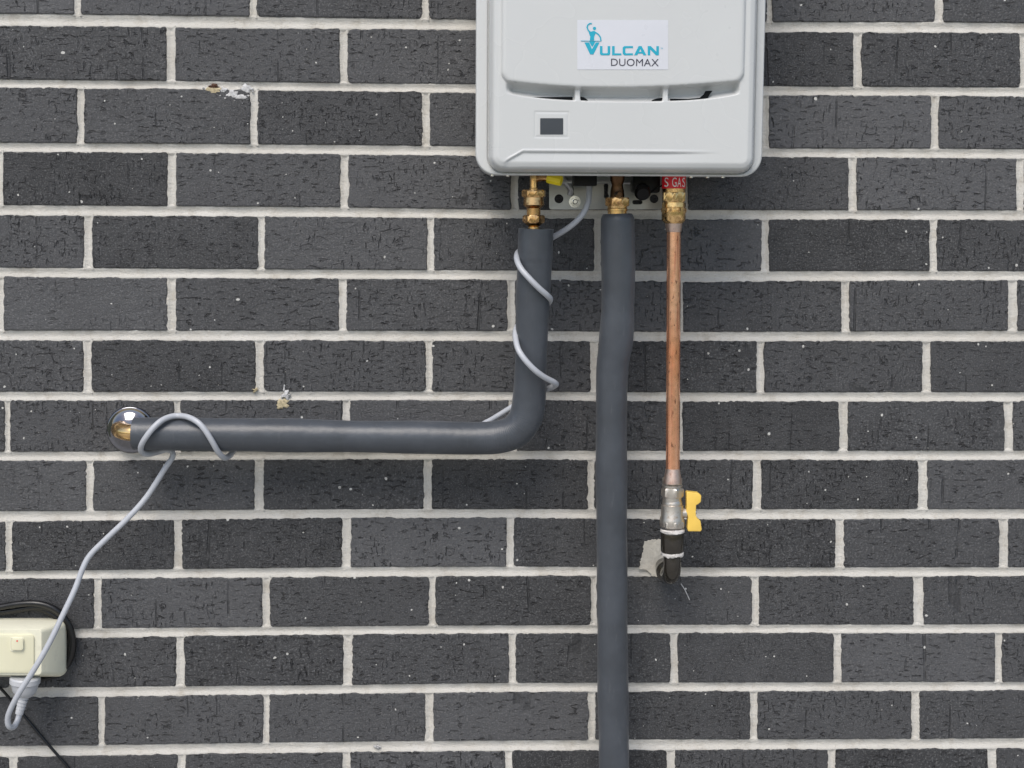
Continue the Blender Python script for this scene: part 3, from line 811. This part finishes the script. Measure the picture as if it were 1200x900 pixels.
# sticker with the maker's lettering and emblem
sd = front(730, 50)
st = poly('sticker', [rrect(676.5, 23.5, 783, 81.5, 1.0, 2)], sd + 0.0004, 0.0005, M['sticker'], heater)
def Lp(pts): return [(650 + x / 7.5, 10 + y / 7.5) for x, y in pts]
letters = [
    [[(262, 298), (303, 298), (328, 358), (362, 298), (394, 298), (340, 403), (312, 403)]],
    [[(398, 330), (420, 330), (420, 388), (426, 393), (460, 393), (466, 388), (466, 330), (488, 330), (488, 398), (478, 410), (408, 410), (398, 398)]],
    [[(505, 330), (527, 330), (527, 394), (586, 394), (586, 410), (505, 410)]],
    [[(612, 330), (688, 330), (688, 347), (628, 347), (621, 353), (621, 387), (628, 393), (688, 393), (688, 410), (612, 410), (598, 397), (598, 343)]],
    [[(738, 330), (764, 330), (806, 410), (780, 410), (772, 395), (733, 395), (725, 410), (699, 410)], [(741, 380), (764, 380), (752, 354)]],
    [[(818, 410), (818, 330), (845, 330), (894, 380), (894, 330), (916, 330), (916, 410), (890, 410), (840, 359), (840, 410)]],
]
for i, lp in enumerate(letters):
    poly('letter', [Lp(l) for l in lp], sd + 0.0008, 0.0003, M['teal'], st)
def thick_line(pts, w):
    L, Rr = [], []
    for i, p in enumerate(pts):
        a, b = Vector(pts[max(0, i - 1)]), Vector(pts[min(len(pts) - 1, i + 1)])
        t = (b - a).normalized(); n = Vector((-t.y, t.x)) * w / 2
        L.append(tuple(Vector(p) + n)); Rr.append(tuple(Vector(p) - n))
    return L + Rr[::-1]
for lp, dz in (([(300, 207), (350, 195), (362, 212), (348, 245), (346, 280), (309, 280), (313, 245), (304, 225)], 0),
               ([(303, 289), (357, 289), (344, 318), (330, 336), (318, 318)], 0),
               (circ(350, 174, 14), 0),
               (thick_line([(318, 214), (296, 192), (285, 166), (292, 144), (308, 132), (326, 132)], 12), 0.0001),
               (thick_line([(352, 206), (384, 226), (402, 252), (407, 284)], 11), 0.0001),
               ([(230, 282), (409, 284), (409, 288), (230, 287)], 0.0002)):
    poly('emblem', [Lp(lp)], sd + 0.0008 + dz, 0.0003, M['teal'], st)

def text_mesh(name, body, width, height_, mat, parent, place, space=1.0):
    cu = bpy.data.curves.new('text_curve', 'FONT'); cu.body = body; cu.size = 1.0; cu.space_character = space
    cu.resolution_u = 4
    ob = bpy.data.objects.new('text_tmp', cu); COL.objects.link(ob)
    dg = bpy.context.evaluated_depsgraph_get(); dg.update()
    me = bpy.data.meshes.new_from_object(ob.evaluated_get(dg))
    bpy.data.objects.remove(ob)
    co = np.array([v.co[:] for v in me.vertices])
    lo, hi = co.min(0), co.max(0)
    sx, sz = width / (hi[0] - lo[0]), height_ / (hi[1] - lo[1])
    verts = [place((c[0] - lo[0]) * sx, (c[1] - lo[1]) * sz) for c in co]
    faces = [list(p.vertices) for p in me.polygons]
    bpy.data.meshes.remove(me)
    return mesh(name, verts, faces, mat, parent)
o0 = at(716, 77.2, sd + 0.0008); o1 = at(772, 77.2, sd + 0.0008); o2 = at(716, 68.6, sd + 0.0008)
text_mesh('lettering', 'DUOMAX', (o1 - o0).length, (o2 - o0).length, M['ink'], st, lambda a, b: (o0.x + a, o0.y, o0.z + b), 1.02)
t0 = at(774.2, 57.6, sd + 0.0008)
text_mesh('lettering', 'TM', 0.0028, 0.0018, M['teal'], st, lambda a, b: (t0.x + a, t0.y, t0.z + b))

# underside fittings that belong to the heater
z_under = (oB + 3) / 1000
sheetp = [rrect(643.5, 196, 776, 245.5, 3, 4), circ(655, 233, 5.3), circ(766.5, 233, 5.2), rrect(741, 234.5, 753, 239.6, 2.4, 4),
          circ(671, 227, 1.8, 8), circ(663, 215.5, 2.2, 10), [(707.5, 217), (709, 214.5), (711.5, 214.5), (713, 217), (712.2, 226), (714, 230), (711, 234), (707.5, 231), (708, 226)]]
wb = poly('wall_bracket', sheetp, 0.0075, 0.002, M['galv'], heater)
box('bracket_lip', 645, 211.0, 773, 215.5, 0.0076, 0.020, M['galv'], wb, 0.0006)
tab = tube('bracket_tongue', path([(660, 208, .014), (665, 216, .016), (669, 222, .012), (668, 228, .0085)]), 0.0042, M['galv'], wb, n=8)
hexnut('bolt', 0.0062, 0.0, 0.005, at(673.5, 236.5, 0.0078), (0, -1, 0), M['steel'], heater)
lathe('bolt', [(0, 0.0036), (0.009, 0.0036), (0.0105, 0.0025)], at(673.5, 236.5, 0.0125), (0, -1, 0), M['steel'], heater, n=12)
lathe('washer', [(0, 0.0085), (0.0012, 0.0083)], at(673.5, 236.5, 0.0077), (0, -1, 0), M['steel'], heater, n=20)
def under(name, u0, u1, v1, d0, d1, mat, bev=0.0015):
    a, b = at(u0, v1, (d0 + d1) / 2), at(u1, v1, (d0 + d1) / 2)
    V = [(x, y, z) for x in (a.x, b.x) for y in (-d0, -d1) for z in (a.z, z_under + 0.002)]
    F = [(0, 1, 3, 2), (4, 6, 7, 5), (0, 4, 5, 1), (2, 3, 7, 6), (0, 2, 6, 4), (1, 5, 7, 3)]
    return bevel(mesh(name, V, F, mat, heater), bev)
under('cable_gland', 671.5, 698, 218, 0.055, 0.095, M['blackplastic'])
under('drain_housing', 740, 772, 226, 0.05, 0.085, M['blackplastic'], 0.004)
lathe('drain_plug', [(0, 0.006), (0.004, 0.011), (0.012, 0.011), (0.016, 0.008)], at(752, 222, 0.085), (0, -0.9, -0.4), M['blackplastic'], heater, n=16)
tube('drain_strap', path([(757, 229, .075), (765, 224, .085), (773, 219, .09), (778, 216, .09)]), 0.0012, M['blackplastic'], heater, n=6)
for u in (577, 595, 810, 829, 847):
    p = at(u, 209, RIM - 0.008)
    lathe('screw', [(0, 0.0030), (0.0016, 0.0030), (0.0026, 0.0016)], (p.x, p.y, oB / 1000 + 0.0006), (0, 0, -1), M['steel'], heater, n=10)

# ------------------------------------------------------------------ insulated water pipe that turns to the left
def down(u, v, d): return at(u, v, d)
lp_base = at(617, 512, 0.07)
lp = thing('insulated_pipe', 'grey foam-insulated pipe bending left to a chrome wall plate', 'pipe', lp_base)
pts = [(628, 268, .105), (627, 300, .104), (624.5, 350, .100), (623, 400, .095), (621.5, 440, .088), (620, 468, .082), (616, 489, .079),
       (604, 505, .077), (584, 512, .075), (555, 513.5, .073), (500, 512.5, .070), (420, 511.5, .068), (330, 510, .066), (240, 509, .064), (190, 508.5, .063), (157, 508, .062)]
def r_left(t):
    return 0.0228 + 0.0010 * math.sin(t * 23.0) * math.sin(t * 7.1) + (0.0008 if t < 0.05 else 0) - 0.0006 * ss(np.array(0.35 - abs(t - 0.33))).item()
tube('insulation', path(pts), r_left, M['foam'], lp, n=36, step=0.0035, hollow=0.55)
dn = (at(627, 300, .104) - at(626, 205, .106)).normalized()
def zat(u, v, d=0.106): return at(u, v, d)
A0 = at(625.5, 205, .106)
def seg(u, v0, v1, d=.106): 
    a, b = at(u, v0, d), at(u, v1, d)
    return a, (a.z - b.z)
k = at(0, 0, .106).x; pxm = (at(601, 220, .106).x - at(600, 220, .106).x)      # metres per pixel here
AX = (0, 0, -1)
hx = lambda v: at(625.5, v, .106)
lathe('stem', [(-0.012, 4.6 * pxm), (0.016, 4.6 * pxm), (0.017, 5.4 * pxm), (0.02, 5.4 * pxm)], hx(206), AX, M['brass2'], lp, n=10, deg=20)
f1 = lathe('union_body', [(0, 6 * pxm), (0.001, 11 * pxm), (16 * pxm, 12.5 * pxm), (19.5 * pxm, 9.5 * pxm), (20 * pxm, 8.2 * pxm), (29 * pxm, 8.2 * pxm), (30 * pxm, 9 * pxm)], hx(224), AX, M['brass'], lp)
hexnut('union_nut', 14.6 * pxm, 0, 8.5 * pxm, hx(222.5), AX, M['brass'], lp, n=8, twist=0.2)
hexnut('tail_nut', 13.0 * pxm, 0, 9.5 * pxm, hx(252), AX, M['brass'], lp, n=6, twist=0.1)
lathe('tail_collar', [(0, 11 * pxm), (3 * pxm, 8 * pxm), (4.5 * pxm, 5.5 * pxm), (5 * pxm, 6.6 * pxm), (8.5 * pxm, 6.6 * pxm), (9 * pxm, 5 * pxm), (14 * pxm, 5 * pxm)], hx(261), AX, M['brass2'], lp)
# drain branch with its yellow cap
bp = path([(628, 210, .106), (636, 208.5, .108), (646, 209.5, .112)])
tube('drain_branch', bp, 0.0042, M['brass'], lp, n=12)
ca, cb = at(642, 208.3, .112), at(658, 212.0, .118)
cap = hexnut('yellow_cap', 0.0072, 0, (cb - ca).length, ca, cb - ca, M['lemon'], lp, n=8, twist=0.2)
# brass pipe and chrome plate where it enters the wall
tube('brass_tail', path([(175, 508, .062), (160, 507.5, .061), (148, 506.5, .056), (141, 504.5, .044), (140, 503, .025), (143, 502, -.004)]), 0.0115, M['brass2'], lp, n=24, step=0.003)
lathe('wall_plate', [(-0.002, 0.0335), (0.0015, 0.0338), (0.0035, 0.0328), (0.0042, 0.0312), (0.0036, 0.029), (0.0060, 0.024), (0.0100, 0.018), (0.0125, 0.013)], at(153.5, 503.5, 0.0), (0, -1, 0), M['chrome'], lp, n=48, deg=60)

# ------------------------------------------------------------------ straight insulated water pipe
mb = at(717, 900, 0.07); mb = Vector((at(718, 900, .06).x, -0.06, 0.06))
mp = thing('insulated_pipe', 'grey foam-insulated pipe running straight down the wall beside the copper pipe', 'pipe', mb)
pts = path([(723.5, 250.5, .100), (724, 275, .100), (724.5, 330, .098), (723.5, 375, .094), (721.5, 402, .089), (718, 428, .082), (716.8, 460, .078), (716.5, 520, .074), (716.8, 600, .072), (717.5, 700, .071), (718.2, 800, .070), (719.5, 900, .070)])
e = pts[-1]
pts += [Vector((e.x + 0.003, e.y, 0.40)), Vector((e.x + 0.003, e.y, 0.061))]
def r_mid(t):
    L = t * 1.36
    r = 0.0226 + 0.0006 * math.sin(L * 31) * math.sin(L * 11 + 1)
    if L < 0.008: r -= 0.0035 * (1 - L / 0.008) ** 2
    if 0.13 < L < 0.19: r += 0.0012 * math.sin((L - 0.13) / 0.06 * math.pi)
    r -= 0.0010 * min(1.0, max(0.0, (L - 0.17) / 0.12))
    return r
tube('insulation', pts, r_mid, M['foam'], mp, n=36, step=0.0035, hollow=0.6)
hx = lambda v: at(723.5, v, .100)
lathe('valve_stem', [(-0.012, 9 * pxm), (0.006, 8.5 * pxm), (0.012, 6.5 * pxm), (0.02, 8 * pxm), (0.032, 9 * pxm)], hx(206), AX, M['shadowbrass'], mp, n=18)
lathe('valve_knob', [(0, 0.004), (0.008, 0.0045), (0.016, 0.003)], at(723, 228, .110), (0.1, -1, 0), M['shadowbrass'], mp, n=10)
hexnut('union_nut', 15 * pxm, 0, 10 * pxm, hx(231.5), AX, M['brass'], mp, n=8, twist=0.15)
lathe('collar', [(0, 12 * pxm), (3 * pxm, 11.6 * pxm), (3.6 * pxm, 12.2 * pxm), (6 * pxm, 12.2 * pxm), (6.4 * pxm, 11.4 * pxm), (14 * pxm, 11.4 * pxm)], hx(241), AX, M['brass2'], mp)

# ------------------------------------------------------------------ copper gas pipe
gp = thing('gas_pipe', 'copper gas pipe with red GAS band and yellow valve handle', 'pipe', at(787, 672, 0.0))
gx = lambda v: at(789.8 - (v - 205) * 0.004, v, .090)
g0 = gx(205)
RB = 14.2 * pxm
band = lathe('red_band', [(-0.006, RB), (16.0 * pxm, RB), (16.2 * pxm, RB - 0.001)], g0, AX, M['red'], gp, n=40)
zb = at(789, 219.0, .09 + RB).z; hb = at(789, 208.0, .09 + RB).z - zb
for ch, ang, wd in (('S', -0.80, 0.0068), ('G', -0.10, 0.0060), ('A', 0.32, 0.0056), ('S', 0.80, 0.0062)):
    def place(a, b, ang=ang, wd=wd):
        th = ang + (a - wd / 2) / RB
        q = RB + 0.0003
        return (g0.x + q * math.sin(th), g0.y - q * math.cos(th), zb + b)
    text_mesh('lettering', ch, wd, hb, M['white'], gp, place)
lathe('coupling_neck', [(0, 13.6 * pxm), (4 * pxm, 13.6 * pxm), (4.2 * pxm, 12.4 * pxm), (20 * pxm, 12.4 * pxm)], gx(221), AX, M['brass2'], gp)
hexnut('coupling_nut', 14.6 * pxm, 0, 13 * pxm, gx(224), AX, M['brass2'], gp, n=6, twist=0.55)
lathe('coupling_body', [(0, 13.9 * pxm), (5 * pxm, 14.2 * pxm), (5.5 * pxm, 13.7 * pxm), (9.5 * pxm, 13.7 * pxm), (10 * pxm, 14.2 * pxm), (20 * pxm, 14.2 * pxm), (22.5 * pxm, 12.8 * pxm), (24.5 * pxm, 10.8 * pxm)], gx(237.5), AX, M['brass2'], gp)
hexnut('coupling_flat', 14.9 * pxm, 0, 7 * pxm, gx(243), AX, M['brass'], gp, n=6, twist=0.2)
lathe('reducer', [(0, 10.4 * pxm), (4 * pxm, 10 * pxm), (9 * pxm, 9.4 * pxm), (11 * pxm, 8.7 * pxm)], gx(261), AX, M['solder'], gp)
tube('copper_tube', [gx(268), gx(330), gx(420), gx(500), gx(566)], 8.5 * pxm, M['copper'], gp, n=28, step=0.006)
tx = lambda v: at(788.0, v, .082)
lathe('solder_smear', [(0, 8.7 * pxm), (6 * pxm, 9.4 * pxm), (10 * pxm, 10.4 * pxm), (18 * pxm, 11 * pxm)], gx(549), AX, M['solder'], gp)
lathe('union_ring', [(0, 10.5 * pxm), (1 * pxm, 12 * pxm), (7 * pxm, 12.2 * pxm), (8 * pxm, 11.4 * pxm), (9 * pxm, 12.4 * pxm), (11 * pxm, 12.4 * pxm), (11.5 * pxm, 11.4 * pxm), (32 * pxm, 11.4 * pxm)], tx(559.5), AX, M['nickel'], gp)
hexnut('union_nut', 14.0 * pxm, 0, 12 * pxm, tx(571), AX, M['nickel'], gp, n=6, twist=0.3)
vb = lathe('valve_body', [(0, 11 * pxm), (2.5 * pxm, 12 * pxm), (5 * pxm, 12 * pxm), (6 * pxm, 13.4 * pxm), (20 * pxm, 13.8 * pxm), (23 * pxm, 15 * pxm), (30 * pxm, 15 * pxm), (32 * pxm, 14.2 * pxm), (33 * pxm, 14.2 * pxm)], tx(586), AX, M['nickel'], gp, n=32)
lathe('valve_boss', [(0, 0.010), (0.012, 0.0085), (0.013, 0.007), (0.0195, 0.007)], tx(601), (1, 0, 0), M['nickel'], gp, n=18)
hd = poly('valve_handle', [[(804.5, 577.5), (806, 576.6), (819, 578), (822, 581), (821.6, 588), (818.5, 591), (815.8, 592), (815.6, 604), (817, 607), (821, 610.5), (822.6, 621), (821, 623), (806.5, 622.8), (805.5, 619), (806.5, 606), (804.2, 600), (805, 592)]], .089, 0.014, M['yellow'], gp)
bevel(hd, 0.0020, 3, 25)
lathe('handle_screw', [(0, 0.0035), (0.003, 0.0035), (0.004, 0.002)], at(813, 600, .085), (1, 0, 0), M['steel'], gp, n=10)
lathe('thread_tape', [(0, 14.0 * pxm), (1 * pxm, 14.9 * pxm), (3.6 * pxm, 14.7 * pxm), (4.4 * pxm, 13.6 * pxm)], tx(619.5), AX, M['tape'], gp, n=32)
for o_ in [c for c in gp.children if c.name.startswith('thread_tape')]:
    jr = random.Random(9)
    for v_ in o_.data.vertices: v_.co += Vector((jr.uniform(-1, 1), jr.uniform(-1, 1), jr.uniform(-1.4, 1.4))) * 0.0007
hexnut('valve_hex', 15.8 * pxm, 0, 8.5 * pxm, tx(609.5), AX, M['nickel'], gp, n=8, twist=0.25)
lathe('iron_nipple', [(0, 13.9 * pxm), (1.2 * pxm, 14.2 * pxm), (22 * pxm, 14.0 * pxm), (24 * pxm, 13.2 * pxm)], tx(624), AX, M['blackiron'], gp, n=32)
lathe('thread_tape', [(0, 12 * pxm), (1 * pxm, 13.9 * pxm), (3.5 * pxm, 13.6 * pxm), (5 * pxm, 12.2 * pxm)], tx(646.5), AX, M['tape'], gp, n=32)
for o_ in [c for c in gp.children if c.name.startswith('thread_tape')][1:]:
    jr = random.Random(10)
    for v_ in o_.data.vertices: v_.co += Vector((jr.uniform(-1, 1), jr.uniform(-1, 1), jr.uniform(-1.6, 1.6))) * 0.0008
# elbow into the wall
c0 = tx(651); zc = tx(666).z
el = [c0 + Vector((0, 0, 0)), Vector((c0.x, c0.y, zc + 0.006)), Vector((c0.x, c0.y + 0.003, zc - 0.004)), Vector((c0.x, c0.y + 0.011, zc - 0.012)),
      Vector((c0.x, c0.y + 0.022, zc - 0.0155)), Vector((c0.x, c0.y + 0.036, zc - 0.016)), Vector((c0.x, 0.004, zc - 0.016))]
tube('iron_elbow', el, 0.0125, M['blackiron'], gp, n=28, step=0.003)
lathe('elbow_collar', [(0, 0.0150), (0.002, 0.0158), (0.010, 0.0158), (0.012, 0.0148)], (c0.x, -0.038, zc - 0.016), (0, 1, 0), M['blackiron'], gp, n=28)

# ------------------------------------------------------------------ power cord
pc = thing('power_cord', 'light grey power cord spiralling round the insulated pipe to the socket', 'cord', at(20, 850, .075))
cp = [(690, 208, .075), (690.5, 222, .078), (689, 238, .088), (682, 252, .092), (670, 264, .090), (655, 274, .080), (640, 282, .072), (622, 288, .074), (609, 294, .092),
      (605.5, 302, .112), (610, 314, .126), (621, 327, .1335), (633, 339, .131), (642, 347, .121), (644.5, 352, .104), (636, 362, .078), (622, 371, .068), (609, 379, .078),
      (604, 390, .098), (606.5, 407, .118), (614, 420, .1265), (626, 433, .1265), (638, 442, .118), (650, 448.5, .104), (650, 452, .090), (636, 458, .066), (618, 465, .055), (600, 477, .052), (584, 487, .046), (570, 495, .040),
      (545, 506, .036), (480, 511, .033), (400, 510, .031), (330, 510, .030), (296, 514, .030), (278, 524, .034), (269, 534, .052), (263, 536.5, .068), (256, 530, .082), (249, 518, .091), (241, 505, .0935), (232, 495, .091), (221, 489, .083), (210, 487.2, .074),
      (199, 488.5, .078), (189, 493, .086), (180, 501, .0915), (172, 511, .0925), (166, 521, .086), (165.5, 528.5, .074), (172, 532, .060), (184, 530, .040), (196, 527, .034), (203, 533, .036),
      (192, 551, .038), (172, 582, .042), (150, 607, .046), (126, 630, .050), (106, 650, .055), (97, 666, .060), (88, 690, .066), (73, 722, .076), (57, 755, .086), (39, 786, .092), (23, 811, .092), (12, 832, .086), (9, 843, .082), (10.5, 851, .079), (16, 852, .070), (21, 843, .060), (24, 832, .056), (28, 816, .052)]
tube('cord', path(cp), 0.0040, M['cord'], pc, n=12, step=0.003)
pt = at(29.5, 793, .050)
pl = lathe('plug', [(0, 0.0195), (0.002, 0.0210), (0.0085, 0.0210), (0.010, 0.0190), (0.012, 0.0185), (0.019, 0.017), (0.026, 0.013), (0.029, 0.009)], pt, (-0.06, 0, -1), M['plug'], pc, n=28)
sr = []
q = at(27.5, 817, .053); q2 = at(21, 842, .058)
prof = []
LL = (q2 - q).length
for i in range(6):
    a = i * LL / 6
    prof += [(a, 0.0078 - i * 0.0004), (a + LL * 0.10, 0.0078 - i * 0.0004), (a + LL * 0.105, 0.0056), (a + LL * 0.16, 0.0056)]
lathe('strain_relief', prof, q - (q2 - q).normalized() * 0.006, q2 - q, M['plug'], pc, n=16, deg=25)

# ------------------------------------------------------------------ socket outlet
so = thing('socket_outlet', 'weathered cream weatherproof power outlet on the wall at lower left', 'power outlet', at(30, 793, 0.0))
def ring3(l, t, r_, b, rad, d):
    pts = rrect(l, t, r_, b, rad, 5)
    return [at(u, v, d) for u, v in pts]
rings = [ring3(-62, 724, 79.5, 789, 7, .001), ring3(-62, 727.0, 77.5, 792.0, 7, .016), ring3(-61, 729.5, 75, 793.0, 7, .026), ring3(-58, 736.8, 51, 791.5, 5, .060), ring3(-56.5, 738.2, 48.5, 790.6, 4, .0625)]
v = [p for rg in rings for p in rg]; n = len(rings[0])
f = [(k * n + i, k * n + (i + 1) % n, (k + 1) * n + (i + 1) % n, (k + 1) * n + i) for k in range(len(rings) - 1) for i in range(n)]
f += [list(range(n)), [(len(rings) - 1) * n + i for i in range(n)]]
auto_smooth(mesh('housing', v, f, M['cream'], so), 32)
pan = bevel(poly('switch_plate', [rrect(-52, 744, 39.5, 788.5, 4, 5)], .0650, 0.004, M['creamlid'], so), 0.0009)
bevel(poly('switch', [rrect(13, 748.2, 27, 762.2, 2.6, 5)], .0690, 0.005, M['creamlid'], pan), 0.0009)
poly('switch_mark', [circ(20, 751.2, 1.0, 8)], .0693, 0.0005, M['red'], pan)
bevel(poly('switch_bezel', [rrect(11.5, 746.8, 28.5, 763.6, 3.2, 5), rrect(12.8, 748.0, 27.2, 762.4, 2.6, 5)], .0662, 0.002, M['cream'], pan), 0.0004)

# ------------------------------------------------------------------ black cables round the outlet
bc = thing('black_cable', 'glossy black cable looped over and round the cream outlet', 'cable', at(80, 750, 0.0))
tube('cable_loop', path([(-70, 726, .010), (-30, 716, .012), (0, 711.5, .014), (20, 708, .016), (40, 707, .018), (56, 710, .018), (70, 718, .018), (81, 733, .016), (86, 752, .014), (83, 770, .012), (75, 783, .010), (60, 793, .008), (20, 797, .006)]), 0.0046, M['blackrubber'], bc, n=10)
tube('cable_loop', path([(-70, 733, .006), (-20, 720, .006), (10, 716, .007), (40, 711.5, .008), (58, 713, .009), (74, 724, .010), (83, 742, .011), (82, 760, .009), (77, 778, .007), (64, 790, .006), (30, 794, .005)]), 0.0046, M['blackrubber'], bc, n=10)
tube('cable_loop', path([(-70, 722, .006), (-10, 713, .006), (30, 711, .006), (52, 715, .006), (70, 727, .006), (78, 745, .006), (78, 770, .005), (60, 788, .005)]), 0.0045, M['blackrubber'], bc, n=10)
bl = thing('black_lead', 'thin black lead slanting down to the bottom edge below the outlet', 'cable', at(80, 900, 0.0))
e0 = path([(-40, 775, .010), (-20, 790, .008), (0, 806, .006), (25, 835, .0045), (50, 865, .004), (82, 902, .004), (110, 940, .004)])
tube('lead', e0 + [Vector((e0[-1].x + 0.06, -0.004, 0.45)), Vector((e0[-1].x + 0.10, -0.004, 0.02))], 0.0022, M['blackrubber'], bl, n=8)
